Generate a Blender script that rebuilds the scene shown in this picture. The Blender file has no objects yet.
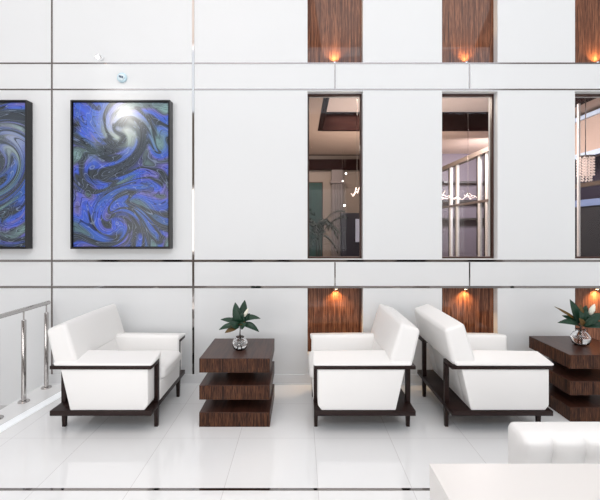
import bpy, bmesh, math, random
from mathutils import Vector, Matrix
S = bpy.context.scene
C = S.collection
PI = math.pi
random.seed(7)

# ---------------------------------------------------------------- camera, sky, light, exposure
F = 382.0; H = 1.65; D = 4.093
cd = bpy.data.cameras.new('camera'); cam = bpy.data.objects.new('camera', cd); C.objects.link(cam)
cam.location = (0, 0, H); cam.rotation_euler = (PI/2, 0, 0)
cd.sensor_width = 36; cd.lens = 36*F/600; cd.shift_y = -20/600; cd.clip_start = 0.05
S.camera = cam
S.view_settings.view_transform = 'Standard'; S.view_settings.look = 'None'
S.view_settings.exposure = -0.42; S.view_settings.gamma = 1; S.view_settings.use_curve_mapping = False

w = bpy.data.worlds.new('sky'); S.world = w; w.use_nodes = True
bg = w.node_tree.nodes['Background']
bg.inputs[0].default_value = (0.98, 0.97, 0.975, 1); bg.inputs[1].default_value = 0.95

def area(name, loc, target, sx, sy, power, col):
    l = bpy.data.lights.new(name, 'AREA'); l.shape = 'RECTANGLE'; l.size = sx; l.size_y = sy
    l.energy = power; l.color = col
    o = bpy.data.objects.new(name, l); C.objects.link(o); o.location = loc
    o.rotation_euler = (Vector(target)-Vector(loc)).to_track_quat('-Z', 'Y').to_euler()
    return o
area('lobby_ceiling_light', (-2.6, -1.2, 7.6), (-2.2, 0.6, 0), 4.5, 4.5, 180, (1.0, 0.87, 0.80))
area('lobby_ceiling_light', (2.6, -1.2, 7.6), (2.3, 0.6, 0), 4.5, 4.5, 165, (1.0, 0.95, 0.93))

area('clerestory_daylight', (0, -5.05, 6.85), (0, 4.0, 1.5), 13.6, 2.2, 300, (0.74, 0.87, 1.0))
area('frontal_fill', (-3.5, -5.3, 2.0), (-3.5, 4.0, 2.0), 6.8, 2.2, 300, (1.0, 0.955, 0.925))  # added fill from behind the camera, lifts the lower wall and chairs
area('frontal_fill', (3.5, -5.3, 2.0), (3.5, 4.0, 2.0), 6.8, 2.2, 140, (0.97, 0.98, 1.0))  # weaker half of the added fill, dimmed to spare the window reflections

# ---------------------------------------------------------------- material helpers
def mat(name, col, rough=0.5, metal=0.0, coat=0.0, emit=None, estr=0.0, trans=0.0, ior=1.45, spec=0.5):
    m = bpy.data.materials.new(name); m.use_nodes = True
    b = m.node_tree.nodes['Principled BSDF']
    b.inputs['Base Color'].default_value = (*col, 1); b.inputs['Roughness'].default_value = rough
    b.inputs['Metallic'].default_value = metal; b.inputs['Coat Weight'].default_value = coat
    b.inputs['Coat Roughness'].default_value = 0.05
    b.inputs['Transmission Weight'].default_value = trans; b.inputs['IOR'].default_value = ior
    b.inputs['Specular IOR Level'].default_value = spec
    if emit: b.inputs['Emission Color'].default_value = (*emit, 1); b.inputs['Emission Strength'].default_value = estr
    return m
class NT:
    def __init__(s, m): s.t = m.node_tree; s.n = s.t.nodes; s.l = s.t.links; s.b = s.n['Principled BSDF']
    def new(s, kind, **kw):
        x = s.n.new(kind)
        for k, v in kw.items(): setattr(x, k, v)
        return x
    def put(s, sock, v):
        if hasattr(v, 'is_output'): s.l.new(v, sock)
        else: sock.default_value = v
    def math(s, op, a, b=0.0, c=0.0):
        x = s.new('ShaderNodeMath', operation=op)
        s.put(x.inputs[0], a); s.put(x.inputs[1], b); s.put(x.inputs[2], c); return x.outputs[0]
    def ramp(s, fac, stops, interp='LINEAR'):
        x = s.new('ShaderNodeValToRGB'); r = x.color_ramp; r.interpolation = interp
        while len(r.elements) < len(stops): r.elements.new(0.5)
        for e, (p, c) in zip(r.elements, stops): e.position = p; e.color = (*c, 1)
        s.put(x.inputs[0], fac); return x.outputs[0]
    def mix(s, fac, a, b, blend='MIX'):
        x = s.new('ShaderNodeMix', data_type='RGBA', blend_type=blend)
        s.put(x.inputs[0], fac)
        for i, v in ((6, a), (7, b)): s.put(x.inputs[i], v if hasattr(v, 'is_output') else (*v, 1))
        return x.outputs[2]
    def noise(s, vec, scale, detail=3, rough=0.5, dist=0.0):
        x = s.new('ShaderNodeTexNoise'); s.put(x.inputs['Vector'], vec); x.inputs['Scale'].default_value = scale
        x.inputs['Detail'].default_value = detail; x.inputs['Roughness'].default_value = rough
        x.inputs['Distortion'].default_value = dist; return x.outputs['Fac']
    def obj(s, sc=(1, 1, 1), rot=(0, 0, 0), loc=(0, 0, 0)):
        tc = s.new('ShaderNodeTexCoord'); mp = s.new('ShaderNodeMapping')
        mp.inputs['Scale'].default_value = sc; mp.inputs['Rotation'].default_value = rot; mp.inputs['Location'].default_value = loc
        s.l.new(tc.outputs['Object'], mp.inputs['Vector']); return mp.outputs[0]
    def bump(s, h, strength, dist=0.01):
        x = s.new('ShaderNodeBump'); x.inputs['Strength'].default_value = strength; x.inputs['Distance'].default_value = dist
        s.put(x.inputs['Height'], h); s.l.new(x.outputs[0], s.b.inputs['Normal'])

def wood(name, cols, sc, rough=0.3, coat=0.3, sharp=False):
    m = mat(name, cols[1], rough, coat=coat); t = NT(m)
    a = t.noise(t.obj(sc), 1.0, 4, 0.65)
    b = t.noise(t.obj(tuple(x*3.1 for x in sc), loc=(3, 5, 1)), 1.0, 3, 0.6)
    f = t.math('ADD', t.math('MULTIPLY', a, 0.6), t.math('MULTIPLY', b, 0.4))
    if sharp: c = t.ramp(f, [(0.38, cols[0]), (0.44, cols[1]), (0.47, cols[0]), (0.50, cols[2]), (0.53, cols[1]), (0.56, cols[0]), (0.60, cols[2]), (0.66, cols[0])])
    else: c = t.ramp(f, [(0.36, cols[0]), (0.47, cols[1]), (0.54, cols[2]), (0.64, cols[0])])
    t.l.new(c, t.b.inputs['Base Color'])
    return m

M = {}
M['wall'] = mat('white_lacquer', (0.80, 0.815, 0.82), 0.35, spec=0.3)
t = NT(M['wall']); n_ = t.noise(t.obj((1, 1, 1)), 0.7, 2); t.l.new(t.mix(n_, (0.725, 0.74, 0.745), (0.75, 0.76, 0.765)), t.b.inputs['Base Color'])
M['baseboard'] = mat('baseboard_paint', (0.74, 0.75, 0.76), 0.35)
M['ceil'] = mat('ceiling_paint', (0.85, 0.85, 0.85), 0.8)
M['chrome'] = mat('chrome', (0.30, 0.28, 0.27), 0.05, 1.0)
M['steel'] = mat('polished_steel', (0.50, 0.48, 0.47), 0.10, 1.0)
M['espresso'] = wood('espresso_wood', [(0.010, 0.004, 0.004), (0.016, 0.007, 0.006), (0.022, 0.010, 0.008)], (6, 40, 40), 0.38, 0.0)
M['espresso'].node_tree.nodes['Principled BSDF'].inputs['Specular IOR Level'].default_value = 0.3
M['zebra_front'] = wood('zebrano_veneer', [(0.010, 0.004, 0.003), (0.048, 0.017, 0.009), (0.14, 0.055, 0.026)], (34, 34, 1.2), 0.4, 0.0, True)
M['zebra_front'].node_tree.nodes['Principled BSDF'].inputs['Specular IOR Level'].default_value = 0.25
M['zebra_top'] = wood('zebrano_top', [(0.020, 0.007, 0.005), (0.042, 0.015, 0.010), (0.072, 0.028, 0.018)], (22, 1.2, 22), 0.3, 0.0)
M['zebra_top'].node_tree.nodes['Principled BSDF'].inputs['Specular IOR Level'].default_value = 0.35
M['zebra_wall'] = wood('zebrano_panel', [(0.040, 0.013, 0.007), (0.14, 0.050, 0.024), (0.29, 0.115, 0.058)], (30, 30, 0.6), 0.45, 0.6, True)
M['zebra_wall'].node_tree.nodes['Principled BSDF'].inputs['Coat Roughness'].default_value = 0.02
M['zebra_wall'].node_tree.nodes['Principled BSDF'].inputs['Specular IOR Level'].default_value = 0.1
M['leather'] = mat('white_leather', (0.87, 0.86, 0.845), 0.5, spec=0.35)
t = NT(M['leather']); t.bump(t.noise(t.obj((1, 1, 1)), 5.0, 3), 0.12, 0.01)
M['gloss_white'] = mat('white_laminate', (0.80, 0.775, 0.75), 0.3, spec=0.3)
M['white_trim'] = mat('white_trim', (0.84, 0.85, 0.86), 0.4)

m = M['floor'] = mat('white_floor_tile', (0.80, 0.81, 0.82), 0.06, spec=0.8); t = NT(m)
tc = t.new('ShaderNodeTexCoord'); sp = t.new('ShaderNodeSeparateXYZ'); t.l.new(tc.outputs['Object'], sp.inputs[0])
def seam(v, off, wd):
    fr = t.math('FRACT', t.math('DIVIDE', t.math('SUBTRACT', v, off-6.0), 0.6))
    return t.math('LESS_THAN', fr, wd/0.6)
sx = seam(sp.outputs[0], 0.113, 0.004); sy = seam(sp.outputs[1], 3.626, 0.006)
sm = t.math('MAXIMUM', sx, t.math('MULTIPLY', sy, 0.55))
cl = t.mix(t.noise(tc.outputs['Object'], 1.3, 3), (0.88, 0.885, 0.89), (0.90, 0.905, 0.905))
t.l.new(t.mix(sm, cl, (0.68, 0.67, 0.67)), t.b.inputs['Base Color'])

m = M['pane'] = bpy.data.materials.new('window_glass'); m.use_nodes = True
nt = m.node_tree; nt.nodes.clear()
o_ = nt.nodes.new('ShaderNodeOutputMaterial'); mx = nt.nodes.new('ShaderNodeMixShader'); tr = nt.nodes.new('ShaderNodeBsdfTransparent')
gl = nt.nodes.new('ShaderNodeBsdfGlossy'); gl.inputs['Roughness'].default_value = 0.0; fr = nt.nodes.new('ShaderNodeFresnel'); geo = nt.nodes.new('ShaderNodeNewGeometry'); mr = nt.nodes.new('ShaderNodeMapRange'); mr.inputs[3].default_value = 1.22; mr.inputs[4].default_value = 1/1.22
nt.links.new(geo.outputs['Backfacing'], mr.inputs[0]); nt.links.new(mr.outputs[0], fr.inputs[0])
tr.inputs[0].default_value = (0.93, 0.95, 0.96, 1)
nt.links.new(fr.outputs[0], mx.inputs[0]); nt.links.new(tr.outputs[0], mx.inputs[1]); nt.links.new(gl.outputs[0], mx.inputs[2]); nt.links.new(mx.outputs[0], o_.inputs[0])

M['frame'] = mat('dark_brown_frame', (0.05, 0.02, 0.014), 0.3)
M['black'] = mat('black_frame', (0.012, 0.012, 0.014), 0.3)
M['glass'] = mat('clear_glass', (1, 1, 1), 0.0, trans=1.0, ior=1.45)
M['water'] = mat('water', (1, 1, 1), 0.0, trans=1.0, ior=1.33)
M['leaf'] = mat('leaf_green', (0.018, 0.07, 0.032), 0.35)
t = NT(M['leaf']); t.l.new(t.mix(t.noise(t.obj((1, 1, 1)), 14, 2), (0.006, 0.026, 0.016), (0.016, 0.058, 0.028)), t.b.inputs['Base Color'])
M['leaf_brown'] = mat('leaf_ochre', (0.12, 0.065, 0.012), 0.5)
M['stem'] = mat('stem_brown', (0.03, 0.022, 0.012), 0.6)
M['petal'] = mat('petal_cream', (0.85, 0.82, 0.70), 0.5)
M['lamp_warm'] = mat('lamp_warm', (1, 0.9, 0.7), 0.4, emit=(1.0, 0.72, 0.36), estr=14)
M['lamp_white'] = mat('lamp_white', (1, 1, 1), 0.4, emit=(1.0, 0.95, 0.88), estr=18)
M['led'] = mat('led_strip', (0.9, 0.93, 0.95), 0.3, emit=(0.9, 0.96, 1.0), estr=0.3)
M['device'] = mat('pale_blue_plastic', (0.55, 0.72, 0.80), 0.4)
M['device_dark'] = mat('dark_blue_plastic', (0.05, 0.09, 0.16), 0.4)

# ---------------------------------------------------------------- mesh helpers
def box(bm, x0, x1, y0, y1, z0, z1, bev=0.0, seg=2):
    b2 = bmesh.new()
    vs = [b2.verts.new((x, y, z)) for x in (x0, x1) for y in (y0, y1) for z in (z0, z1)]
    for f in ((0, 1, 3, 2), (4, 6, 7, 5), (0, 4, 5, 1), (2, 3, 7, 6), (0, 2, 6, 4), (1, 5, 7, 3)): b2.faces.new([vs[i] for i in f])
    if bev: bmesh.ops.bevel(b2, geom=list(b2.edges), offset=bev, segments=seg, profile=0.5, affect='EDGES')
    merge(bm, b2)
def merge(bm, b2):
    me = bpy.data.meshes.new('tmp'); b2.to_mesh(me); b2.free(); bm.from_mesh(me); bpy.data.meshes.remove(me)
def prism_y(bm, prof, y0, y1, bev=0.0, seg=2):
    b2 = bmesh.new()
    a = [b2.verts.new((x, y0, z)) for x, z in prof]; b = [b2.verts.new((x, y1, z)) for x, z in prof]
    n = len(prof); b2.faces.new(a); b2.faces.new(b[::-1])
    for i in range(n): b2.faces.new([a[i], b[i], b[(i+1) % n], a[(i+1) % n]])
    bmesh.ops.recalc_face_normals(b2, faces=b2.faces)
    if bev: bmesh.ops.bevel(b2, geom=list(b2.edges), offset=bev, segments=seg, profile=0.5, affect='EDGES')
    merge(bm, b2)
def lathe(bm, prof, seg=28, cx=0, cy=0, cz=0):
    rows = []
    for r, z in prof:
        if r < 1e-5: rows.append([bm.verts.new((cx, cy, cz+z))])
        else: rows.append([bm.verts.new((cx+r*math.cos(2*PI*k/seg), cy+r*math.sin(2*PI*k/seg), cz+z)) for k in range(seg)])
    for a, b in zip(rows, rows[1:]):
        for k in range(seg):
            k2 = (k+1) % seg
            if len(a) == 1 and len(b) == 1: continue
            if len(a) == 1: bm.faces.new([a[0], b[k2], b[k]])
            elif len(b) == 1: bm.faces.new([a[k], a[k2], b[0]])
            else: bm.faces.new([a[k], a[k2], b[k2], b[k]])
def tube(bm, pts, r, seg=10, cap=True):
    pts = [Vector(p) for p in pts]; rows = []
    rr = r if isinstance(r, (list, tuple)) else [r]*len(pts)
    for i, p in enumerate(pts):
        d = (pts[min(i+1, len(pts)-1)]-pts[max(i-1, 0)]).normalized()
        u = d.cross(Vector((0, 0, 1))) if abs(d.z) < 0.95 else d.cross(Vector((1, 0, 0)))
        u.normalize(); v = d.cross(u)
        rows.append([bm.verts.new(p+u*rr[i]*math.cos(2*PI*k/seg)+v*rr[i]*math.sin(2*PI*k/seg)) for k in range(seg)])
    for a, b in zip(rows, rows[1:]):
        for k in range(seg): bm.faces.new([a[k], a[(k+1) % seg], b[(k+1) % seg], b[k]])
    if cap: bm.faces.new(rows[0][::-1]); bm.faces.new(rows[-1])
def ball(bm, c, r, seg=12):
    n = max(6, seg//2)
    lathe(bm, [(r*math.sin(PI*i/n), -r*math.cos(PI*i/n)) for i in range(n+1)], seg, *c)
def soft(bm, corners, r, puff=(0, 0, 0), n=7):
    """rounded, puffed hexahedron. corners[(i,j,k)] -> 3-D point, i,j,k in 0/1 along x,y,z"""
    c = {k: Vector(v) for k, v in corners.items()}
    def tri(u, v, q):
        p = Vector((0, 0, 0))
        for i in (0, 1):
            for j in (0, 1):
                for k in (0, 1):
                    p += c[i, j, k]*((u if i else 1-u)*(v if j else 1-v)*(q if k else 1-q))
        return p
    hs = [((tri(1, .5, .5)-tri(0, .5, .5)).length/2), ((tri(.5, 1, .5)-tri(.5, 0, .5)).length/2), ((tri(.5, .5, 1)-tri(.5, .5, 0)).length/2)]
    rr = min(r, min(hs)*0.98)
    def coords(h):
        e = [h-rr+rr*math.tan(PI/4*k/4) for k in range(5)]
        mid = [(-1+2*k/n)*(h-rr) for k in range(n+1)]
        return [-x for x in e[::-1]]+mid[1:-1]+e
    co = [coords(h) for h in hs]
    cache = {}
    b2 = bmesh.new()
    def vert(p):
        key = tuple(round(x, 6) for x in p)
        if key in cache: return cache[key]
        inner = Vector([max(-(h-rr), min(h-rr, x)) for x, h in zip(p, hs)])
        d = Vector(p)-inner; q = inner+d.normalized()*rr if d.length > 1e-9 else Vector(p)
        s = [q[a]/hs[a] for a in range(3)]
        for a in range(3):
            o1, o2 = [x for x in range(3) if x != a]
            q[a] += math.copysign(puff[a], s[a])*abs(s[a])**2*max(0, 1-s[o1]**4)*max(0, 1-s[o2]**4)
        u = [(q[a]/hs[a]+1)/2 for a in range(3)]
        cache[key] = b2.verts.new(tri(*u)); return cache[key]
    for a in range(3):
        o1, o2 = [x for x in range(3) if x != a]
        for sgn in (-1, 1):
            for i in range(len(co[o1])-1):
                for j in range(len(co[o2])-1):
                    q = []
                    for (ii, jj) in ((i, j), (i+1, j), (i+1, j+1), (i, j+1)):
                        p = [0, 0, 0]; p[a] = sgn*hs[a]; p[o1] = co[o1][ii]; p[o2] = co[o2][jj]; q.append(vert(p))
                    if len(set(q)) == 4: b2.faces.new(q)
    bmesh.ops.recalc_face_normals(b2, faces=b2.faces)
    merge(bm, b2)
def hexa(x0, x1, y0, y1, z0, z1):
    return {(i, j, k): ((x0, x1)[i], (y0, y1)[j], (z0, z1)[k]) for i in (0, 1) for j in (0, 1) for k in (0, 1)}
def obj(name, bm, m, parent=None, smooth=False, angle=None):
    me = bpy.data.meshes.new(name); bm.to_mesh(me); bm.free()
    me.materials.append(m if not isinstance(m, str) else M[m])
    if smooth:
        for p in me.polygons: p.use_smooth = True
        if angle: me.set_sharp_from_angle(angle=math.radians(angle))
    o = bpy.data.objects.new(name, me); C.objects.link(o)
    if parent: o.parent = parent
    return o
def tag(o, label, cat, group=None):
    o['label'] = label; o['category'] = cat
    if group: o['group'] = group
    return o
def thing(name, label, cat, loc=(0, 0, 0), rz=0, group=None):
    o = bpy.data.objects.new(name, None); C.objects.link(o); o.empty_display_size = 0.1
    o.location = loc; o.rotation_euler = (0, 0, rz); return tag(o, label, cat, group)
def struct(name, bm, m, parent=None, smooth=False):
    o = obj(name, bm, m, parent, smooth, 40 if smooth else None)
    if not parent: o['kind'] = 'structure'
    return o
def B(): return bmesh.new()
def bx(*a, **k): b = B(); box(b, *a, **k); return b
def dup(root, loc, rz=0, label=None, group=None):
    r = root.copy(); C.objects.link(r); r.location = loc; r.rotation_euler = (0, 0, rz)
    if label: r['label'] = label
    if group: r['group'] = group
    for ch in list(root.children):
        c = ch.copy(); C.objects.link(c); c.parent = r
        for g in list(ch.children):
            d = g.copy(); C.objects.link(d); d.parent = c
    return r
PX = D/F
def wx(px): return (px-300)*PX           # wall-plane pixel -> metres (front face of the wall)
def wz(py): return H-(py-230)*PX

# ---------------------------------------------------------------- setting: lobby shell
EDGE = -2.748; TOPZ = 8.2; XL = -7.0; XR = 7.0; YR = -5.0
b = B(); box(b, EDGE, XR, YR, D+0.001, -0.22, 0); struct('floor', b, M['floor'])
b = B(); box(b, XL, EDGE, YR, D+0.001, -0.5, -0.23); struct('floor', b, mat('shaded_landing_tile', (0.50, 0.49, 0.49), 0.25))  # same tile as the floor, edge shade put into a darker grey
b = B(); box(b, XL, XR, YR-0.25, D+0.2, TOPZ, TOPZ+0.2); struct('ceiling', b, M['ceil'])

WT = 0.20
opens = []
cols = [(307.5, 363.0), (442.0, 497.6), (575.0, 630.5)]
LOWZ = (wz(354), wz(288)); WINZ = (wz(259), wz(91.3)); UPZ = (wz(62.5), 5.4)
b = B()
xs = [XL] + [wx(v) for c in cols for v in c] + [XR]
y0, y1 = D, D+WT
for i in range(0, len(xs), 2): box(b, xs[i], xs[i+1], y0, y1, -0.5, TOPZ)
ND = 0.085
for c in cols:
    a, e = wx(c[0]), wx(c[1])
    box(b, a, e, y0, y1, -0.5, LOWZ[0]); box(b, a, e, y0, y1, LOWZ[1], WINZ[0])
    box(b, a, e, y0, y1, WINZ[1], UPZ[0]); box(b, a, e, y0, y1, UPZ[1], TOPZ)
struct('wall_back', b, M['wall'])
k = 1
def trim(bm, m):
    global k
    o = struct('trim_%d' % k, bm, m); k += 1; return o
for c in cols:
    a, e = wx(c[0]), wx(c[1])
    trim(bx(a, e, y0+ND, y1, *LOWZ), M['zebra_wall'])
    trim(bx(a, e, y0+ND, y1, *UPZ), M['zebra_wall'])
# metal joints let into the panelling
def hstrip(py, hw, m):
    trim(bx(XL, XR, D-0.003, D+0.004, wz(py)-hw, wz(py)+hw), m)
JD = mat('dark_joint', (0.24, 0.21, 0.20), 0.15, 1.0)
hstrip(63.3, 0.0075, JD); hstrip(89.5, 0.0075, JD)
hstrip(260.8, 0.012, M['chrome']); hstrip(287.0, 0.012, M['chrome'])
for px, hw, m in ((52, 0.0075, JD), (193.3, 0.011, M['chrome']), (-89, 0.008, JD)):
    trim(bx(wx(px)-hw, wx(px)+hw, D-0.0045, D+0.004, 0.107, TOPZ), m)
for px in (335, 469.5, 604):
    for (ya, yb) in ((64.3, 88.5), (262.2, 285.8)):
        trim(bx(wx(px)-0.006, wx(px)+0.006, D-0.004, D+0.004, wz(yb), wz(ya)), M['chrome'] if ya > 100 else JD)
b = B(); box(b, EDGE, XR, D-0.014, D+0.002, 0, 0.107, 0.003)
struct('baseboard_back', b, M['baseboard'])
b = B(); box(b, EDGE, XR, D-0.020, D-0.0145, 0, 0.012); struct('trim_shoe', b, M['white_trim']).name = 'trim_%d' % k; k += 1
# floor inlays
trim(bx(EDGE, XR, 2.418, 2.440, -0.002, 0.002), M['chrome'])
b = B()
pts = []
for i in range(25):
    y = -1.5+i*(4.05+1.5)/24; u = y-3.2
    xl = -2.522+0.118*u if u > -1 else -2.522-0.118
    pts.append((xl, y))
va = [(b.verts.new((x, y, 0.003)), b.verts.new((x+0.090, y, 0.003)), b.verts.new((x+0.090, y, -0.003)), b.verts.new((x, y, -0.003))) for x, y in pts]
for p, q in zip(va, va[1:]):
    for i in range(4): b.faces.new([p[i], p[(i+1) % 4], q[(i+1) % 4], q[i]])
b.faces.new(va[0]); b.faces.new(va[-1][::-1]); bmesh.ops.recalc_face_normals(b, faces=b.faces)
trim(b, M['led'])
# rear of the lobby, behind the camera: piers, unseen dark panels added for the chrome to reflect, an open clerestory above
b = B(); box(b, XL, XR, YR-0.2, YR, 3.2, 5.7); box(b, XL, XR, YR-0.2, YR, -0.5, 0.8); box(b, XL, XR, YR-0.2, YR, 8.0, TOPZ); struct('wall_front', b, mat('beige_stone', (0.42, 0.37, 0.33), 0.6))
xx = XL+0.2; rr = random.Random(3)
DP = mat('dark_panel', (0.02, 0.014, 0.012), 0.4)
while xx < XR-1:
    wd = rr.uniform(0.4, 1.0); trim(bx(xx, min(xx+wd, XR), YR, YR+0.12, 0, 5.2), DP); xx += wd+rr.uniform(0.8, 2.2)

# windows
def window(n, c):
    a, e = wx(c[0]), wx(c[1]); z0, z1 = WINZ
    r = bpy.data.objects.new('window_%d' % n, None); C.objects.link(r); r['kind'] = 'structure'
    r.location = ((a+e)/2, D, z0); hw = (e-a)/2; h = z1-z0
    f = B(); f0, f1, fw = 0.080, 0.122, 0.020
    box(f, -hw, -hw+fw, f0, f1, 0, h, 0.002); box(f, hw-fw, hw, f0, f1, 0, h, 0.002)
    box(f, -hw+fw, hw-fw, f0, f1, 0, fw, 0.002); box(f, -hw+fw, hw-fw, f0, f1, h-fw, h, 0.002)
    obj('window_frame', f, M['frame'], r)
    obj('window_pane', bx(-hw+fw, hw-fw, 0.098, 0.104, fw, h-fw), M['pane'], r)
for i, c in enumerate(cols): window(i+1, c)

# ---------------------------------------------------------------- room behind the windows
CZ = 3.4; FY = 8.9; BX0, BX1 = -1.6, 7.0
taupe = mat('taupe_wall', (0.27, 0.22, 0.19), 0.7); beige = mat('beige_ceiling', (0.56, 0.43, 0.36), 0.7)
coffer = wood('coffer_wood', [(0.010, 0.003, 0.003), (0.016, 0.005, 0.005), (0.022, 0.008, 0.007)], (3, 20, 20), 0.8, 0.0); coffer.node_tree.nodes['Principled BSDF'].inputs['Specular IOR Level'].default_value = 0.1
struct('floor', bx(BX0, BX1, D+WT, FY+0.2, -0.2, 0), mat('dark_tile', (0.16, 0.14, 0.13), 0.3))
struct('wall_far', bx(BX0, BX1, FY, FY+0.2, 0, CZ+0.5), taupe)
struct('wall_left', bx(BX0-0.2, BX0, D+WT, FY+0.2, 0, CZ+0.5), taupe)
struct('wall_right', bx(BX1, BX1+0.2, D+WT, FY+0.2, 0, CZ+0.5), mat('plum_wall', (0.07, 0.045, 0.055), 0.6))
cx0, cx1, cy0, cy1 = 0.33, 3.9, 4.55, 6.73
b = B(); box(b, BX0, cx0-0.02, D+WT, FY, CZ, CZ+0.08); box(b, cx1+0.02, BX1, D+WT, FY, CZ, CZ+0.08)
box(b, cx0-0.02, cx1+0.02, D+WT, cy0-0.02, CZ, CZ+0.08); box(b, cx0-0.02, cx1+0.02, cy1+0.02, FY, CZ, CZ+0.08)
struct('ceiling', b, beige)
b = B(); box(b, cx0-0.3, cx1+0.3, cy0-0.3, cy1+0.3, 3.71, 3.8); struct('ceiling', b, mat('coffer_white', (0.72, 0.62, 0.58), 0.7))
b = B(); box(b, cx0-0.02, cx0+0.06, cy0, cy1, CZ-0.006, 3.71); box(b, cx1-0.06, cx1+0.02, cy0, cy1, CZ-0.006, 3.71)
box(b, cx0+0.06, cx1-0.06, cy1-0.06, cy1+0.02, CZ-0.006, 3.71); box(b, cx0+0.06, cx1-0.06, cy0-0.02, cy0+0.06, CZ-0.006, 3.71); trim(b, coffer)
trim(bx(BX0, 2.9, FY-0.10, FY, 3.04, 3.28), coffer); trim(bx(BX0, 2.9, FY-0.03, FY, 3.385, CZ), coffer)
l = area('back_room_light', (1.3, 6.2, 3.66), (1.3, 6.2, 0), 1.6, 0.8, 85, (1.0, 0.80, 0.66))
l = area('back_room_light', (0.3, 7.9, 3.36), (0.3, 8.2, 0), 1.0, 0.4, 30, (1.0, 0.82, 0.7))
l = area('back_room_light', (2.7, 5.7, 3.3), (3.6, 5.7, 1.5), 0.6, 0.5, 70, (1.0, 0.85, 0.82))
l = area('back_room_light', (3.7, 6.9, 2.95), (3.8, 8.75, 1.7), 0.5, 0.4, 110, (1.0, 0.90, 0.92))  # added to brighten the plum wall, no fixture
l = area('back_room_uplight', (1.4, 6.4, 1.9), (1.4, 6.4, 4), 1.6, 1.2, 55, (1.0, 0.80, 0.68))
def fx(px, d): return (px-300)*d/F
def fz(py, d): return H-(py-230)*d/F

# teal wall panel, pilaster, cabinet against the far wall
p = thing('wall_panel', 'teal green wall panel behind the palm, seen through the left window', 'panel', (fx(316, FY), FY-0.04, 0))
tm = mat('teal_paint', (0.02, 0.10, 0.10), 0.45); t = NT(tm)
t.l.new(t.mix(t.noise(t.obj((1, 1, 1)), 7, 4), (0.004, 0.020, 0.022), (0.016, 0.070, 0.062)), t.b.inputs['Base Color'])
obj('panel_face', bx(-0.16, 0.14, 0, 0.03, 0.3, fz(183, FY)), tm, p)
obj('panel_frame', bx(-0.18, 0.16, 0.03, 0.04, 0.28, fz(182, FY)), M['frame'], p)
b = B(); xc = fx(337, FY)
box(b, xc-0.13, xc+0.13, FY-0.10, FY, 0, 3.04); 
for q in (-0.09, -0.03, 0.03, 0.09): box(b, xc+q-0.018, xc+q+0.018, FY-0.13, FY-0.10, 0.25, fz(184, FY), 0.006)
box(b, xc-0.16, xc+0.16, FY-0.15, FY, fz(184, FY), fz(181, FY)); trim(b, mat('pilaster_grey', (0.20, 0.17, 0.17), 0.5))
cbt = thing('display_cabinet', 'dark navy cabinet with a lit screen, seen through the left window', 'cabinet', (fx(351, FY-0.31), FY-0.31, 0))
obj('cabinet_body', bx(-0.22, 0.26, 0, 0.3, 0, fz(213, FY-0.3), bev=0.005), mat('navy_lacquer', (0.018, 0.016, 0.026), 0.35), cbt)
obj('screen', bx(0.10, 0.22, -0.012, 0, fz(242, FY-.3), fz(219, FY-.3)), mat('grey_screen', (0.3, 0.3, 0.36), 0.3, emit=(0.55, 0.55, 0.65), estr=0.35), cbt)
obj('door_gap', bx(0.066, 0.072, -0.003, 0, 0.05, fz(216, FY-.3)), M['black'], cbt)

# potted palm behind the left window
pl = thing('potted_palm', 'potted palm with feathery dark fronds, seen through the left window', 'plant', (fx(318, 5.4), 5.4, 0))
b = B(); lathe(b, [(0, 0), (0.13, 0), (0.18, 0.42), (0.165, 0.42), (0.15, 0.39), (0, 0.39)], 24); obj('pot', b, mat('pot_grey', (0.2, 0.19, 0.18), 0.4), pl, True, 40)
b = B()
for a_ in range(3): tube(b, [(0.03*math.cos(a_*2.1), 0.03*math.sin(a_*2.1), 0.39), (0.04*math.cos(a_*2.1), 0.04*math.sin(a_*2.1), 1.0), (0.02*math.cos(a_*2.1), 0.03, 1.62)], 0.012, 6)
obj('trunk', b, M['stem'], pl, True)
b = B(); rnd = random.Random(11)
for i in range(22):
    a_ = i*2.4; z0 = 1.50+0.28*rnd.random(); ln = 0.26+0.16*rnd.random(); up = 0.55*rnd.random()+0.15
    pts = [Vector((math.cos(a_)*ln*s_, math.sin(a_)*ln*s_, z0+up*s_-0.36*s_*s_)) for s_ in [q/7 for q in range(8)]]
    tube(b, pts, 0.004, 4)
    for q in range(1, 8):
        d = (pts[q]-pts[q-1]).normalized(); sd = d.cross(Vector((0, 0, 1))).normalized()
        for s_ in (-1, 1):
            tip = pts[q]+(sd*s_*0.75+d*0.8).normalized()*(0.12*(1-q/11))-Vector((0, 0, 0.03)); w_ = d*0.016
            v = [b.verts.new(pts[q]-w_), b.verts.new(pts[q]+w_), b.verts.new((pts[q]+tip)/2+w_*1.3+Vector((0, 0, .004))), b.verts.new(tip), b.verts.new((pts[q]+tip)/2-w_*1.3)]
            b.faces.new(v)
obj('fronds', b, mat('palm_green', (0.006, 0.016, 0.008), 0.6), pl)

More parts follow.
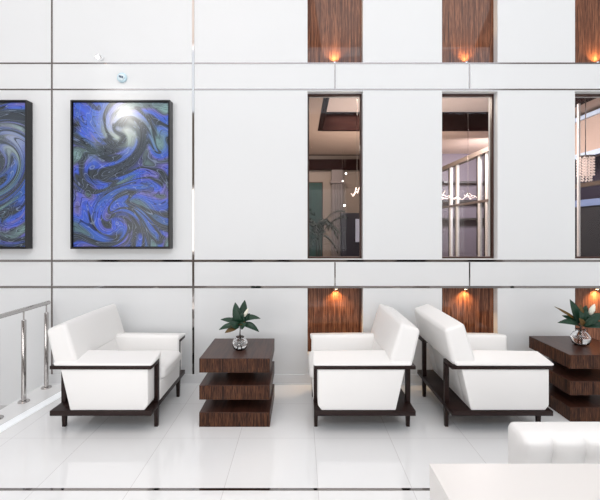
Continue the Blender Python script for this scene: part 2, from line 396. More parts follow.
# glazed partition seen through the middle window
PXX = 2.93
gp = thing('glazed_partition', 'glazed partition of slim white posts, seen through the middle window', 'partition', (PXX, 7.0, 0))
wm = mat('white_mullion', (0.75, 0.73, 0.72), 0.35); dm = mat('dark_mullion', (0.03, 0.025, 0.025), 0.4)
for px in (487.5, 480.0, 457.5, 451.0):
    y = F*PXX/(px-300)
    q = obj('post', bx(-0.02, 0.02, y-7.0-0.035, y-7.0+0.035, 0, 2.86), wm, gp)
    obj('post_edge', bx(-0.024, 0.016, y-7.0+0.035, y-7.0+0.075, 0, 2.86), dm, q)
obj('header', bx(-0.05, 0.05, -1.3, 0.95, 2.86, 2.93), mat('bronze_header', (0.26, 0.21, 0.18), 0.5), gp)
obj('mid_rail', bx(-0.025, 0.025, -1.3, 0.95, 2.09, 2.13), mat('bronze_rail', (0.14, 0.11, 0.10), 0.4), gp)
obj('partition_glass', bx(-0.004, 0.004, -1.3, 0.95, 0.05, 2.86), M['pane'], gp)
struct('wall_side', bx(2.0, 2.86, 8.0, FY, 0, CZ), mat('brown_wall', (0.26, 0.20, 0.165), 0.6))
plum = mat('plum_panel', (0.16, 0.13, 0.155), 0.5)
struct('wall_middle', bx(3.1, 4.6, 8.75, 8.88, 0, CZ), plum)
for i, (z, d_) in enumerate(((2.72, 7.5), (2.3, 7.6), (1.9, 7.55))):
    tag(obj('wall_shelf', bx(3.2, 4.2, 8.5, 8.75, z-0.02, z+0.02), dm),
        ['uppermost dark shelf behind the glazed partition', 'middle dark shelf behind the glazed partition', 'lowest dark shelf behind the glazed partition'][i], 'shelf', 'shelves behind the partition')

# soffit, rails and chandelier behind the right window
sxw = 4.25
trim(bx(sxw, sxw+0.9, 4.6, FY, 2.80, 3.30), mat('soffit_beige', (0.50, 0.38, 0.32), 0.6))
bl = mat('pale_blue_trim', (0.55, 0.68, 0.85), 0.35)
trim(bx(sxw-0.04, sxw+0.02, 4.6, FY, 3.30, 3.36), bl); trim(bx(sxw-0.04, sxw+0.02, 4.6, FY, 2.73, 2.80), bl)
trim(bx(sxw-0.03, sxw+0.02, 4.6, FY, 2.29, 2.35), mat('brown_rail', (0.10, 0.07, 0.05), 0.4))
struct('wall_side', bx(sxw+0.4, sxw+0.5, 5.2, FY, 0, 2.80), mat('aubergine_wall', (0.035, 0.028, 0.05), 0.5))
trim(bx(3.635, 3.660, 4.985, 5.015, 0, 3.3), wm)
sb = thing('sideboard', 'long dark sideboard with a pale top, seen through the right window', 'sideboard', (sxw+0.14, 5.9, 0))
obj('cabinet_body', bx(-0.15, 0.24, -0.6, 0.6, 0, 2.0, bev=0.005), mat('charcoal', (0.035, 0.035, 0.04), 0.35), sb)
obj('cabinet_top', bx(-0.18, 0.25, -0.62, 0.62, 2.0, 2.10, bev=0.005), mat('steel_blue', (0.22, 0.30, 0.52), 0.35), sb)
def chandelier(x, y, label, r1, z0, hgt, nring, per):
    ch = thing('chandelier', label, 'chandelier', (x, y, z0), 0, 'crystal chandeliers')
    b = B(); tube(b, [(0, 0, hgt), (0, 0, CZ-z0 if not (cx0 < x < cx1 and cy0 < y < cy1) else 3.71-z0)], 0.006, 6); obj('cord', b, M['steel'], ch)
    b = B(); lathe(b, [(r1, hgt), (r1+0.01, hgt+0.012), (0.01, hgt+0.02), (0, hgt+0.02)], 20); obj('canopy_ring', b, M['steel'], ch)
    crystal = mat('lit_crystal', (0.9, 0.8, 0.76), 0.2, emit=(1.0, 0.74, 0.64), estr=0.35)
    for q in range(nring):
        r_ = r1*(1-q*0.28)
        for j in range(per):
            b = B(); a_ = 2*PI*j/per+q*0.3
            n = int((hgt*(0.8+0.15*q))/0.036)
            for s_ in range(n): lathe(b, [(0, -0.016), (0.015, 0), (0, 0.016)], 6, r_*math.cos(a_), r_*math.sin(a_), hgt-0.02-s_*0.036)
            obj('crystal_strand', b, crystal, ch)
    return ch
chandelier(fx(585.5, 5.0), 5.0, 'crystal chandelier of hanging bead strands, seen through the right window', 0.09, fz(184, 5.0), fz(157, 5.0)-fz(184, 5.0), 2, 11)
# branching glass lamps behind the two other windows
def twig(x, y, z, label, spread, n, seed, top, e=7.0):
    th = thing('branch_pendant', label, 'lamp', (x, y, z), 0, 'branching pendant lamps')
    b = B(); tube(b, [(0, 0, 0.02), (0, 0, top-z)], 0.003, 5); obj('cord', b, M['steel'], th)
    b = B(); ball(b, (0, 0, 0.02), 0.02); obj('hub', b, M['steel'], th, True)
    lm = mat('glowing_glass', (1, 0.95, 0.92), 0.3, emit=(1.0, 0.74, 0.64), estr=e); rd = random.Random(seed)
    for i in range(n):
        b = B(); a_ = 2*PI*i/n+rd.random(); p = Vector((0, 0, 0)); pts = [p.copy()]
        for s_ in range(6):
            p += Vector((math.cos(a_)*spread/6, math.sin(a_)*spread/6, rd.uniform(-0.035, 0.035))); pts.append(p.copy())
        tube(b, pts, 0.0035, 6); obj('branch', b, lm, th, True)
twig(fx(357, 5.6), 5.6, fz(192, 5.6), 'small branching pendant lamp with glowing twigs, seen through the left window', 0.09, 5, 5, 3.71, 4.0)
twig(fx(441, 5.4), 5.4, fz(197, 5.4), 'glowing branching pendant lamp at left edge of the middle window', 0.26, 7, 8, 3.71, 3.0)
twig(fx(468, 6.3), 6.3, fz(195, 6.3), 'small glowing branching pendant lamp in the centre of the middle window', 0.16, 6, 9, 3.71, 1.2)
for (px, py, d_, r_, lab) in ((346, 173.5, 8.2, 0.017, 'upper bright bare bulb pendant in the left window'),
                              (342.5, 181, 8.3, 0.011, 'dimmer bare bulb pendant just below the upper bulb in the left window'),
                              (344.5, 205.5, 8.0, 0.018, 'lowest bright bare bulb pendant in front of the navy cabinet')):
    th = thing('bulb_pendant', lab, 'lamp', (fx(px, d_), d_, fz(py, d_)), 0, 'bare bulb pendants')
    b = B(); ball(b, (0, 0, 0), r_); obj('bulb', b, M['lamp_white'], th, True)
    b = B(); tube(b, [(0, 0, r_), (0, 0, CZ-fz(py, d_))], 0.002, 5); obj('cord', b, M['steel'], th)

# ---------------------------------------------------------------- niche lamps
def niche_lamp(px, z, up, label, power):
    th = thing('niche_lamp', label, 'lamp', (wx(px), D+0.045, z), 0, 'upper niche lamps' if up else 'lower niche lamps')
    s_ = 1 if up else -1
    b = B(); lathe(b, [(0, 0), (0.026, 0), (0.026, 0.018*s_), (0.019, 0.018*s_), (0.019, 0.012*s_), (0, 0.012*s_)], 20); obj('lamp_housing', b, M['steel'], th, True, 40)
    b = B(); lathe(b, [(0, 0.013*s_), (0.018, 0.013*s_), (0.014, 0.022*s_), (0, 0.025*s_)], 20); obj('lamp_lens', b, M['lamp_warm'], th, True)
    l = bpy.data.lights.new('niche_spot', 'SPOT'); l.energy = power; l.color = (1.0, 0.62, 0.28); l.spot_size = math.radians(120); l.spot_blend = 1.0; l.shadow_soft_size = 0.012
    o = bpy.data.objects.new('niche_spot', l); C.objects.link(o); o.parent = th; o.location = (0, -0.005, 0.032*s_)
    o.rotation_euler = (PI if up else 0, 0, 0)
    o.rotation_euler = Vector((0, 0.25, s_)).to_track_quat('-Z', 'Y').to_euler()
for px, nm in ((335, 'left'), (468, 'middle'), (600.5, 'right')):
    niche_lamp(px, UPZ[0], True, 'small round uplight at the foot of the %s upper wood niche' % nm, 10)
for px, nm in ((336.5, 'left'), (467.5, 'middle'), (600.5, 'right')):
    niche_lamp(px, LOWZ[1], False, 'small round downlight at the top of the %s lower wood niche' % nm, 16)

# ---------------------------------------------------------------- paintings
def painting_mat(name, off, swirls, dark, pale):
    m = mat(name, (0.1, 0.1, 0.4), 0.20, spec=0.35); t = NT(m)
    tc = t.new('ShaderNodeTexCoord'); v = tc.outputs['Object']; base = v
    for (x, z, k_, s_) in swirls:
        d = t.new('ShaderNodeVectorMath', operation='DISTANCE'); t.l.new(v, d.inputs[0]); d.inputs[1].default_value = (x, 0, z)
        r2 = t.math('MULTIPLY', t.math('POWER', t.math('DIVIDE', d.outputs['Value'], s_), 2.0), -1.0)
        an = t.math('MULTIPLY', t.math('EXPONENT', r2), k_)
        vr = t.new('ShaderNodeVectorRotate', rotation_type='AXIS_ANGLE'); vr.inputs['Axis'].default_value = (0, 1, 0); vr.inputs['Center'].default_value = (x, 0, z)
        t.l.new(v, vr.inputs['Vector']); t.l.new(an, vr.inputs['Angle']); v = vr.outputs[0]
    def mapped(vec, sc, rot, loc):
        mp = t.new('ShaderNodeMapping'); mp.inputs['Location'].default_value = loc; mp.inputs['Scale'].default_value = sc; mp.inputs['Rotation'].default_value = (0, rot, 0)
        t.l.new(vec, mp.inputs['Vector']); return mp.outputs[0]
    mv = mapped(v, (1, 1, 1.7), 0.5, off)
    hue = t.noise(mapped(v, (1, 1, 1), 0, (off[0]+3, 1, off[2])), 2.3, 2, 0.5, 0.4)
    n1 = t.noise(mv, 1.7, 2, 0.4, 0.7)
    n2 = t.noise(mapped(v, (1, 1, 1.3), 1.1, (off[0]-4, 2, off[2])), 2.6, 3, 0.5, 1.0)
    col = t.ramp(hue, [(0.34, (0.16, 0.27, 0.24)), (0.405, (0.07, 0.13, 0.20)), (0.45, (0.05, 0.13, 0.50)), (0.52, (0.055, 0.11, 0.60)), (0.57, (0.15, 0.14, 0.44)), (0.60, (0.08, 0.10, 0.12)), (0.68, (0.20, 0.33, 0.32))])
    tone = t.math('ADD', t.math('MULTIPLY', t.math('SINE', t.math('MULTIPLY', n1, 24.0)), 0.5), 0.5)
    tone = t.math('MULTIPLY', t.ramp(tone, [(0.05, (0, 0, 0)), (0.32, (1, 1, 1))]), t.ramp(n2, [(0.36-0.0+dark*0.08, (0.0, 0.0, 0.0)), (0.47+dark*0.08, (1, 1, 1))]))
    c = t.mix(tone, (0.045, 0.056, 0.066), col)
    # dry-brush striations running with the flow
    st = t.noise(mapped(v, (5, 1, 46), 0.5, off), 1.0, 3, 0.6)
    c = t.mix(t.ramp(st, [(0.40, (0.30, 0.30, 0.30)), (0.56, (0, 0, 0))]), c, (0.05, 0.055, 0.10))
    # pale contour lines and dark contour lines
    def line(n, k_, w_): return t.math('LESS_THAN', t.math('ABSOLUTE', t.math('SUBTRACT', t.math('FRACT', t.math('MULTIPLY', n, k_)), 0.5)), w_)
    c = t.mix(t.math('MULTIPLY', line(n1, 27.0, 0.06), 0.7), c, (0.010, 0.012, 0.02))
    c = t.mix(t.math('MULTIPLY', line(hue, 31.0, 0.05), 0.35), c, (0.34, 0.42, 0.60))
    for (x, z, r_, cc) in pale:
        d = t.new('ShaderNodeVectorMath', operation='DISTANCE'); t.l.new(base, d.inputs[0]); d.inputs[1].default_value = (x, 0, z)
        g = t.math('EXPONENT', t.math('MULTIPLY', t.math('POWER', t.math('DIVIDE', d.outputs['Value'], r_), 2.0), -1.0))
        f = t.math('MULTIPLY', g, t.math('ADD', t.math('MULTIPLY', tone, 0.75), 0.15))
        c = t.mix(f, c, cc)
    t.l.new(c, t.b.inputs['Base Color']); return m
def painting(x0, x1, label, off, swirls, bias, pale=()):
    kf = (D-0.095)/F; xa, xb = (x0-300)*kf, (x1-300)*kf; z0, z1 = H-(249.0-230)*kf, H-(99.8-230)*kf
    xc = (xa+xb)/2; hw = (xb-xa)/2; hh = (z1-z0)/2
    th = thing('painting', label, 'painting', (xc, D, (z0+z1)/2), 0, 'framed blue abstracts')
    f = B(); d0 = -0.095; fw = 0.016
    box(f, -hw, -hw+fw, d0, 0, -hh, hh, 0.0015); box(f, hw-fw, hw, d0, 0, -hh, hh, 0.0015)
    box(f, -hw+fw, hw-fw, d0, 0, -hh, -hh+fw, 0.0015); box(f, -hw+fw, hw-fw, d0, 0, hh-fw, hh, 0.0015); box(f, -hw+fw, hw-fw, -0.012, 0, -hh+fw, hh-fw)
    obj('picture_frame', f, M['black'], th)
    g = fw+0.008
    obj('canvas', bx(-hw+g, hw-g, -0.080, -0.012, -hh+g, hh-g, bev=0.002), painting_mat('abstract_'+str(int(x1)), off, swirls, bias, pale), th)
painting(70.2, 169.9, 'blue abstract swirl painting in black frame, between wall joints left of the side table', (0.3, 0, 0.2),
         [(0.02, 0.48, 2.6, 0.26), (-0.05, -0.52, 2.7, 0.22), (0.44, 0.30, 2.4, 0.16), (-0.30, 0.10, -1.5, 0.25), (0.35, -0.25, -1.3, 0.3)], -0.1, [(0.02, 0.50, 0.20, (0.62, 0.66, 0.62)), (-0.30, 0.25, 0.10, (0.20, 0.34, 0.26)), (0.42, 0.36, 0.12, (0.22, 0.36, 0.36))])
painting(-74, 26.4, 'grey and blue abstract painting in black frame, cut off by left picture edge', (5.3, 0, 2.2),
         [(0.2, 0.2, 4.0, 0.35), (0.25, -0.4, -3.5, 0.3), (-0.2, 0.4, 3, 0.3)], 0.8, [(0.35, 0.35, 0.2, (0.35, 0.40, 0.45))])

# ceiling-hung spotlights that light the two paintings, hanging in the void above the picture
def track_spot(label, loc, tgt):
    th = thing('hanging_spotlight', label, 'lamp', loc, 0, 'hanging spotlights')
    d = (Vector(tgt)-Vector(loc)).normalized(); T = d.to_track_quat('Z', 'Y').to_matrix().to_4x4()
    b = B(); lathe(b, [(0, -0.1), (0.06, -0.1), (0.07, 0.1), (0.065, 0.1), (0.06, 0.04), (0, 0.04)], 20); bmesh.ops.transform(b, matrix=T, verts=b.verts); obj('lamp_head', b, M['white_trim'], th, True, 40)
    b = B(); tube(b, [(0, 0, 0.05), (0, 0, TOPZ-loc[2])], 0.01, 8); obj('suspension_rod', b, M['steel'], th)
    b = B(); lathe(b, [(0, 0.05), (0.055, 0.05), (0.03, 0.065), (0, 0.07)], 20); bmesh.ops.transform(b, matrix=T, verts=b.verts); obj('lamp_lens', b, M['lamp_white'], th, True)
    l = bpy.data.lights.new('hanging_beam', 'SPOT'); l.energy = 135; l.color = (1, 0.96, 0.9); l.spot_size = math.radians(17); l.spot_blend = 1.0; l.shadow_soft_size = 0.06
    o = bpy.data.objects.new('hanging_beam', l); C.objects.link(o); o.parent = th; o.location = d*0.12; o.rotation_euler = d.to_track_quat('-Z', 'Y').to_euler()
def mirror_spot(px, py, dist):     # where a lamp hangs so that the picture glass shows it at this point
    y = D-0.05+dist; return ((px-300)*y/F, D-0.05-dist, H-(py-230)*y/F)
track_spot('white spotlight hanging above the lobby, aimed at the painting between the wall joints', mirror_spot(126, 112, 3.2), (wx(124), D, wz(124)))

# picture spots and detector
def picture_spot(px, label, px_t):
    th = thing('picture_spotlight', label, 'lamp', (wx(px+3.7), D, wz(58.5)), 0, 'picture spotlights')
    b = B(); lathe(b, [(0, 0), (0.022, 0), (0.022, 0.012), (0, 0.012)], 16); bmesh.ops.rotate(b, verts=b.verts, cent=(0, 0, 0), matrix=Matrix.Rotation(PI/2, 3, 'X'))
    obj('wall_plate', b, M['white_trim'], th, True, 40)
    b = B(); tube(b, [(0, -0.01, 0), (0, -0.045, 0.012), (0, -0.07, 0.012)], 0.005, 8); obj('arm', b, M['steel'], th, True)
    d = Vector((0.10, -0.55, -1)).normalized(); rot = d.to_track_quat('Z', 'Y').to_matrix().to_4x4(); T = Matrix.Translation((0, -0.075, -0.005)) @ rot
    b = B(); lathe(b, [(0, -0.02), (0.014, -0.02), (0.020, 0.02), (0.018, 0.02), (0.015, 0.012), (0, 0.012)], 18)
    bmesh.ops.transform(b, matrix=T, verts=b.verts); obj('lamp_head', b, M['white_trim'], th, True, 40)
    b = B(); ball(b, (0, 0, 0.018), 0.016); bmesh.ops.transform(b, matrix=T, verts=b.verts); obj('bulb', b, M['lamp_white'], th, True)
    l = bpy.data.lights.new('picture_beam', 'SPOT'); l.energy = 3.5; l.color = (1, 0.95, 0.88); l.spot_size = math.radians(110); l.spot_blend = 1.0; l.shadow_soft_size = 0.02
    o = bpy.data.objects.new('picture_beam', l); C.objects.link(o); o.parent = th; o.location = Vector((0, -0.075, -0.005))+d*0.05; o.rotation_euler = d.to_track_quat('-Z', 'Y').to_euler()
picture_spot(98, 'small white wall spotlight above the painting between the wall joints', 126)
picture_spot(-43, 'small white wall spotlight above the painting at left picture edge', -10)
th = thing('smoke_detector', 'pale blue round detector on the white wall above the painting', 'detector', (wx(122.5), D, wz(78)))
b = B(); lathe(b, [(0, 0), (0.052, 0), (0.052, 0.016), (0.044, 0.024), (0, 0.024)], 28); bmesh.ops.rotate(b, verts=b.verts, cent=(0, 0, 0), matrix=Matrix.Rotation(PI/2, 3, 'X')); obj('detector_body', b, M['device'], th, True, 35)
b = B(); lathe(b, [(0.036, 0.0235), (0.034, 0.031), (0.026, 0.034), (0, 0.036)], 24); bmesh.ops.rotate(b, verts=b.verts, cent=(0, 0, 0), matrix=Matrix.Rotation(PI/2, 3, 'X')); obj('detector_dome', b, mat('pale_plastic', (0.72, 0.82, 0.86), 0.4), th, True)
b = B()
for q in (-1, 0, 1): box(b, q*0.016-0.005, q*0.016+0.005, -0.041, -0.028, -0.010-q*0.004, 0.010-q*0.004)
obj('sensor_slot', b, M['device_dark'], th)

# ---------------------------------------------------------------- stair railing
ra = thing('stair_railing', 'polished steel railing with round posts along the stair opening', 'railing', (-2.653, 3.669, 0))
for y in (0.326, 0.0, -0.326, -0.652):
    b = B(); lathe(b, [(0, 0.012), (0.021, 0.012), (0.021, 0.782), (0.017, 0.788), (0, 0.788)], 20, 0, y, 0); po = obj('post', b, M['steel'], ra, True, 40)
    b = B(); lathe(b, [(0, 0), (0.050, 0), (0.050, 0.006), (0.044, 0.012), (0.022, 0.014), (0, 0.014)], 24, 0, y, 0); obj('base_flange', b, M['steel'], po, True, 40)
    b = B(); tube(b, [(0, y, 0.78), (0, y, 0.875)], 0.007, 10); obj('neck', b, M['steel'], po, True, 40)
b = B(); tube(b, [(0, -2.4, 0.885), (0, 0.36, 0.885), (0, 0.372, 0.885), (0, 0.378, 0.885)], [0.021, 0.021, 0.017, 0.006], 18); obj('handrail', b, M['steel'], ra, True, 40)

# ---------------------------------------------------------------- armchairs
AL, AW = 0.81, 0.905
def armchair(label, loc, rz):
    t_ = thing('armchair', label, 'armchair', loc, rz, 'white leather armchairs')
    ox, oy = -AL/2, -AW/2
    def put(name, b, m, parent=t_, smooth=True, ang=35):
        bmesh.ops.translate(b, verts=b.verts, vec=(ox, oy, 0)); return obj(name, b, m, parent, smooth, ang)
    AR = 0.165
    put('base_board', bx(0, AL, 0, AW, 0.164, 0.205, bev=0.003), M['espresso'])
    for x in (0.0, AL-0.036):
        for y in (0.150, AW-0.150-0.034):
            b = B()
            v = []
            for (z, s_) in ((0.0, 0.004), (0.164, 0.0), (0.536, 0.0)):
                v.append([b.verts.new((x+s_, y+s_, z)), b.verts.new((x+0.036-s_, y+s_, z)), b.verts.new((x+0.036-s_, y+0.034-s_, z)), b.verts.new((x+s_, y+0.034-s_, z))])
            for p, q in zip(v, v[1:]):
                for i in range(4): b.faces.new([p[i], p[(i+1) % 4], q[(i+1) % 4], q[i]])
            b.faces.new(v[0][::-1]); b.faces.new(v[-1]); put('leg', b, M['espresso'], smooth=False)
    for s_ in (0, 1):
        def yy(a, b_): return (a, b_) if s_ == 0 else (AW-b_, AW-a)
        y_ = yy(0, AR+0.02)
        put('arm_rail', bx(0, AL, *y_, 0.536, 0.564, bev=0.002), M['espresso'])
        b = B(); prism_y(b, [(0.158, 0.2055), (0.082, 0.5355), (0.782, 0.5355), (0.782, 0.245), (0.752, 0.2055)], *yy(0.008, 0.148), bev=0.008, seg=3)
        put('side_panel', b, M['leather'])
        # arm pad, higher on its inner edge
        c = {}
        for i, x in enumerate((0.03, 0.817)):
            for j in (0, 1):
                for k_ in (0, 1):
                    inn = (j == 1) if s_ == 0 else (j == 0)
                    y = (0.214 if inn else -0.006); y = y if s_ == 0 else AW-y
                    c[i, j, k_] = (x, y, (0.564 if k_ == 0 else ((0.632 if i == 0 else 0.622) if inn else (0.590 if i == 0 else 0.582))))
        b = B(); soft(b, c, 0.018, (0.004, 0.003, 0.004)); put('arm_pad', b, M['leather'], ang=60)
        b = B(); soft(b, hexa(0.16, 0.808, *yy(0.187, 0.222), 0.36, 0.614), 0.017, (0.006, 0.004, 0)); put('inner_arm', b, M['leather'], ang=60)
    b = B(); prism_y(b, [(0.158, 0.2055), (0.085, 0.5355), (0.17, 0.5355), (0.24, 0.37), (0.818, 0.37), (0.812, 0.2055)], 0.188, AW-0.188, bev=0.008, seg=3); put('seat_base', b, M['leather'])
    b = B(); prism_y(b, [(0.160, 0.2055), (0.084, 0.5355), (0.14, 0.5355), (0.21, 0.2055)], 0.150, AW-0.150, bev=0.004); put('rear_panel', b, M['leather'])
    b = B(); soft(b, hexa(0.20, 0.838, 0.216, AW-0.216, 0.372, 0.475), 0.035, (0.01, 0.002, 0.018)); cu = put('seat_cushion', b, M['leather'], ang=60)
    b = B(); 
    lo, hi = 0.218, AW-0.218
    tube(b, [(0.834, lo+0.03, 0.384), (0.842, lo+0.1, 0.384), (0.842, hi-0.1, 0.384), (0.834, hi-0.03, 0.384)], 0.004, 6); put('piping', b, M['leather'], cu)
    # leaning back
    c = {}
    for j, y in enumerate((0.022, AW-0.022)):
        c[0, j, 0] = (0.020, y, 0.556); c[1, j, 0] = (0.205, y, 0.585); c[0, j, 1] = (-0.046, y, 0.846); c[1, j, 1] = (0.108, y, 0.900)
    b = B(); soft(b, c, 0.026, (0.016, 0.004, 0.008), 10); put('backrest', b, M['leather'], ang=60)
    # lower front of the back behind the seat cushion
    b = B(); soft(b, {(i, j, k_): ((0.10 if k_ else 0.14, 0.20 if k_ else 0.235)[i], (0.187, AW-0.187)[j], (0.42, 0.60)[k_]) for i in (0, 1) for j in (0, 1) for k_ in (0, 1)}, 0.012); put('lumbar', b, M['leather'], ang=60)
    return t_
CY = 3.05+AW/2
a0 = armchair('white leather armchair left of the left side table, next to the steel railing', (-2.0+AL/2, CY, 0), 0)
dup(a0, (0.115+AL/2, CY, 0), PI, 'white leather armchair facing left, in the middle, right of the left side table')
dup(a0, (1.213+AL/2, CY, 0), 0, 'white leather armchair facing right, backing onto the middle armchair')

# ---------------------------------------------------------------- stacked slab side tables
def side_table(label, loc):
    t_ = thing('side_table', label, 'table', loc, 0, 'zebra wood side tables'); hw = 0.296
    def slab(nm, z0, z1):
        b = B(); box(b, -hw, hw, -hw, hw, z0, z1-0.004, 0.0015, 1); s_ = obj(nm, b, M['zebra_front'], t_)
        b = B(); box(b, -hw+0.0005, hw-0.0005, -hw+0.0005, hw-0.0005, z1-0.004, z1, 0.001, 1); obj('top_veneer', b, M['zebra_top'], s_)
    slab('bottom_slab', 0.0, 0.122); slab('middle_slab', 0.228, 0.348); slab('tabletop', 0.455, 0.574)
    obj('support', bx(-0.12, 0.12, 0.02, 0.20, 0.122, 0.228), M['zebra_top'], t_)
    obj('support', bx(-0.12, 0.12, 0.02, 0.20, 0.348, 0.455), M['zebra_top'], t_)
    return t_
TZ = 0.574
s0 = side_table('dark striped wood three slab side table between the left and middle armchairs', (-0.549, 3.20+0.296, 0))
dup(s0, (2.325+0.296, 3.288+0.296, 0), 0, 'dark striped wood three slab side table at right picture edge')

# ---------------------------------------------------------------- vases and sprigs
def vase(label, loc):
    t_ = thing('glass_vase', label, 'vase', loc, 0, 'round glass vases')
    out = [(0.0, 0.0), (0.040, 0.0), (0.058, 0.014), (0.070, 0.042), (0.068, 0.070), (0.052, 0.094), (0.036, 0.104), (0.033, 0.110), (0.038, 0.118)]
    inn = [(0.035, 0.117), (0.0295, 0.110), (0.0325, 0.102), (0.049, 0.091), (0.0645, 0.069), (0.0665, 0.042), (0.054, 0.018), (0.036, 0.010), (0.0, 0.010)]
    b = B(); lathe(b, out+inn, 32); bmesh.ops.recalc_face_normals(b, faces=b.faces); obj('vase_glass', b, M['glass'], t_, True)
    b = B(); lathe(b, [(0, 0.0105), (0.0355, 0.0105), (0.0535, 0.0184), (0.066, 0.042), (0.0650, 0.060), (0, 0.060)], 32); bmesh.ops.recalc_face_normals(b, faces=b.faces); obj('water', b, M['water'], t_, True, 50)
    return t_
VL = (-0.54, 3.44, TZ); VR = (2.625, 3.575, TZ)
v0 = vase('round clear glass vase holding a leafy sprig on the left side table', VL)
dup(v0, VR, 0, 'round clear glass vase holding a leafy sprig on the right side table').scale = (1.15, 1.15, 1.25)
def leaf_bm(base, tip, wd, droop, nrm):
    b = B(); base = Vector(base); tip = Vector(tip); d = tip-base; n = 9
    sd = d.cross(Vector(nrm)).normalized(); up = sd.cross(d).normalized(); rows = []
    for i in range(n+1):
        s_ = i/n; c = base+d*s_+up*droop*math.sin(PI*s_)
        w_ = 1.3*wd*math.sin(PI*min(1, 0.04+0.96*s_)**0.85)**0.8*0.5 if s_ < 1 else 0.0005
        w_ = max(w_, 0.0015)
        rows.append([b.verts.new(c-sd*w_+up*w_*0.35), b.verts.new(c-sd*w_*0.5+up*w_*0.1), b.verts.new(c), b.verts.new(c+sd*w_*0.5+up*w_*0.1), b.verts.new(c+sd*w_+up*w_*0.35)])
    for p, q in zip(rows, rows[1:]):
        for i in range(4): b.faces.new([p[i], p[i+1], q[i+1], q[i]])
    r = bmesh.ops.extrude_face_region(b, geom=list(b.faces))
    vs = [g for g in r['geom'] if isinstance(g, bmesh.types.BMVert)]
    bmesh.ops.translate(b, verts=vs, vec=-up*0.0016); bmesh.ops.recalc_face_normals(b, faces=b.faces)
    return b
def sprig(label, loc, leaves, buds, stem_top):
    t_ = thing('leafy_sprig', label, 'plant', loc, 0, 'leafy sprigs in vases')
    b = B()
    tube(b, [(0.010, 0, 0.016), (0.004, 0, 0.10), (0, 0, 0.15), (stem_top[0], 0, stem_top[2])], 0.0045, 8)
    tube(b, [(-0.016, 0.004, 0.016), (-0.006, 0.002, 0.10), (0.0, 0.002, 0.16)], 0.004, 8)
    obj('stem', b, M['stem'], t_, True)
    for (bs, tp, w_, dr, nm, m) in leaves: obj('leaf', leaf_bm(bs, tp, w_, dr, nm), M[m], t_, True)
    for (p, q, r_) in buds:
        p, q = Vector(p), Vector(q); b = B()
        tube(b, [p, p+(q-p)*0.2, p+(q-p)*0.5, p+(q-p)*0.8, q], [r_*0.35, r_*0.85, r_, r_*0.6, 0.001], 10); obj('bud', b, M['petal'], t_, True)
    return t_
u = 0.009
def L(x0, z0, x1, z1, w_, dr=0.01, yb=0.0, yt=0.0, nm=(0, -1, 0.25), m='leaf'): return ((x0*u, yb, z0*u), (x1*u, yt, z1*u), w_, dr, nm, m)
# coordinates in ~9 mm steps: x right, z up from the table
sprig('green leafy sprig with pale bud in the vase on the left side table', VL, [
    L(-1, 26, -5.5, 46.5, 0.062, 0.012, 0.01, 0.03), L(1, 27, 4, 48.5, 0.060, -0.012, 0.02, 0.05), L(0.5, 24, 3, 38, 0.062, 0.01, -0.02, -0.05),
    L(2, 28, 20.5, 31, 0.050, 0.03, 0, 0.0, (0, -0.6, 0.8)), L(2, 26, 19.5, 18.5, 0.046, 0.035, -0.01, -0.03, (0, -0.7, 0.7)),
    L(-1, 25, -20, 29.5, 0.044, 0.02, 0, 0.02, (0, -0.6, 0.8)), L(-2, 24, -20, 21, 0.042, 0.03, -0.02, -0.05, (0, -0.7, 0.7)),
    L(-1, 24, -13.5, 19, 0.040, 0.012, -0.03, -0.08, (0, -0.8, 0.5), 'leaf_brown'), L(-1, 26, -9, 33, 0.045, 0.01, -0.02, -0.05, (0, -0.8, 0.5)),
    L(1, 26, 6, 27, 0.05, 0.01, -0.03, -0.09, (0, -0.5, 0.8), 'leaf_brown'), L(0, 27, 9, 34, 0.045, 0.01, 0.03, 0.08), L(0, 25, -3, 40, 0.055, 0.01, -0.03, -0.06), L(1, 26, 8, 37, 0.05, 0.01, 0.0, -0.02), L(0, 24, -9, 30, 0.05, 0.015, -0.04, -0.09), L(1, 24, 8, 29, 0.05, 0.015, -0.04, -0.10), L(0, 27, -9, 36, 0.05, 0.01, 0.04, 0.09)],
    [((4*u, -0.01, 32*u), (8.5*u, -0.02, 42*u), 0.016)], (0.003, 0, 0.235))
sprig('green leafy sprig with cream bud and brown pod on the right side table', VR, [
    L(-1, 22, -9.5, 47, 0.066, 0.01, 0.01, 0.02), L(0, 20, 2, 38, 0.066, 0.01, -0.02, -0.05), L(-1, 20, -26, 24, 0.056, 0.025, -0.01, -0.03, (0, -0.6, 0.8)),
    L(-2, 22, -17, 30, 0.045, 0.01, 0, 0.03, (0, -0.8, 0.5)), L(2, 22, 28, 31, 0.064, 0.03, 0, 0.0, (0, -0.6, 0.8)), L(2, 20, 26, 19.5, 0.056, 0.03, -0.02, -0.06, (0, -0.7, 0.7)),
    L(1, 24, 11, 40, 0.06, 0.01, 0.03, 0.06), L(0, 26, 4, 41, 0.045, 0.01, 0.02, 0.05, (0, -1, 0.2), 'leaf_brown'),
    L(-3, 26, -27, 40, 0.020, 0.008, 0.01, 0.0, (0, -1, 0.2), 'leaf_brown'), L(0, 21, 7, 31, 0.05, 0.01, -0.04, -0.08), L(0, 22, -6, 37, 0.06, 0.01, -0.03, -0.06), L(1, 22, 15, 33, 0.055, 0.015, -0.03, -0.06), L(-1, 21, -8, 30, 0.04, 0.01, -0.04, -0.08, (0, -1, .2), 'leaf_brown')],
    [((9.5*u, 0, 31*u), (14*u, -0.01, 43*u), 0.024)], (0.003, 0, 0.20))

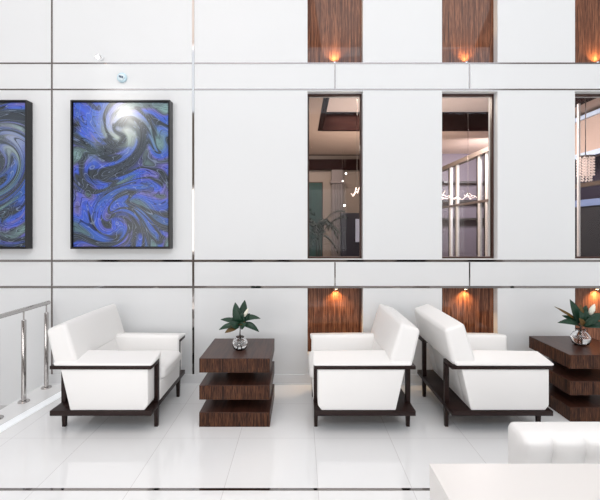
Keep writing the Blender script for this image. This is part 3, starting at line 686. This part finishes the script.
# ---------------------------------------------------------------- foreground: white table and tufted chair
TT = 0.72; TB = F*(H-TT)/(463.3-230); TX = (429-300)*TB/F
dt = thing('white_table', 'plain white table with a solid side panel, cropped at lower right', 'table', (TX, TB, 0))
obj('tabletop', bx(0, 1.75, -0.80, 0, TT-0.06, TT, bev=0.003), M['gloss_white'], dt)
obj('side_panel', bx(0.002, 0.06, -0.798, -0.002, 0, TT-0.06, bev=0.002), M['gloss_white'], dt)
obj('side_panel', bx(1.69, 1.748, -0.798, -0.002, 0, TT-0.06, bev=0.002), M['gloss_white'], dt)

tc_ = thing('tufted_chair', 'white channel tufted armchair behind the white foreground table', 'armchair', (1.453, 1.62, 0))
def channel_back():
    # closed shell: front with puffed channels, rounded top and ends, plain rear
    b = B(); x0, x1 = -0.445, 0.445; zb, zt = 0.40, 0.722; yf, yb = 0.13, 0.255; R_ = 0.035
    seams = [-0.445+0.140+0.147*q for q in range(0, 6)]
    NX, NZ = 120, 26
    cuts = [x0]+[s_ for s_ in seams if x0 < s_ < x1-0.04]+[x1]
    def puff(x, z):
        for a, e in zip(cuts, cuts[1:]):
            if a <= x <= e:
                s_ = (x-a)/(e-a)
                # seams wander a little, pulled in by a button row
                v = math.sin(PI*s_); return 0.036*(v**0.22)-0.012*math.exp(-((z-0.60)/0.03)**2)*(1-v)
        return 0
    sec = []   # closed loop in (y,z): front up, over the top, rear down
    for i in range(NZ): sec.append(('f', yf, zb+(zt-R_-zb)*i/(NZ-1), 1))
    for i in range(1, 9): a = PI/2*i/8; sec.append(('t', yf+R_-R_*math.cos(a), zt-R_+R_*math.sin(a), 1-i/8))
    for i in range(0, 9): a = PI/2*i/8; sec.append(('t', yb-R_+R_*math.sin(a), zt-R_+R_*math.cos(a), 0))
    for i in range(1, 10): sec.append(('r', yb, zt-R_-(zt-R_-zb)*i/9, 0))
    rows = []
    for i in range(NX+1):
        x = x0+(x1-x0)*i/NX; e = min(x-x0, x1-x); rc = 0.03
        sh = rc-math.sqrt(max(0, rc*rc-(rc-e)**2)) if e < rc else 0
        row = []
        ym = (yf+yb)/2
        for (_, y, z, pf) in sec:
            y2 = y-pf*puff(x, z)
            y2 = y2+sh*(1 if y2 < ym else -1)*min(1, abs(y2-ym)/0.03)
            row.append(b.verts.new((x, y2, z-sh*max(0, (z-zb)/(zt-zb))**6)))
        rows.append(row)
    for p, q in zip(rows, rows[1:]):
        for j in range(len(sec)): j2 = (j+1) % len(sec); b.faces.new([p[j], q[j], q[j2], p[j2]])
    b.faces.new(rows[0]); b.faces.new(rows[-1][::-1]); bmesh.ops.recalc_face_normals(b, faces=b.faces)
    return b
obj('backrest', channel_back(), M['leather'], tc_, True, 50)
b = B(); soft(b, hexa(-0.40, 0.40, -0.36, 0.128, 0.30, 0.455), 0.04, (0, 0, 0.02)); obj('seat', b, M['leather'], tc_, True)
b = B(); box(b, -0.41, 0.41, -0.34, 0.25, 0.14, 0.30, 0.01); box(b, -0.43, 0.43, 0.135, 0.25, 0.30, 0.42, 0.01); obj('seat_frame', b, M['leather'], tc_)
for x in (-0.38, 0.38):
    for y in (-0.31, 0.22):
        b = B(); lathe(b, [(0, 0), (0.014, 0), (0.020, 0.14), (0, 0.14)], 14, x, y, 0); obj('leg', b, M['espresso'], tc_, True, 40)
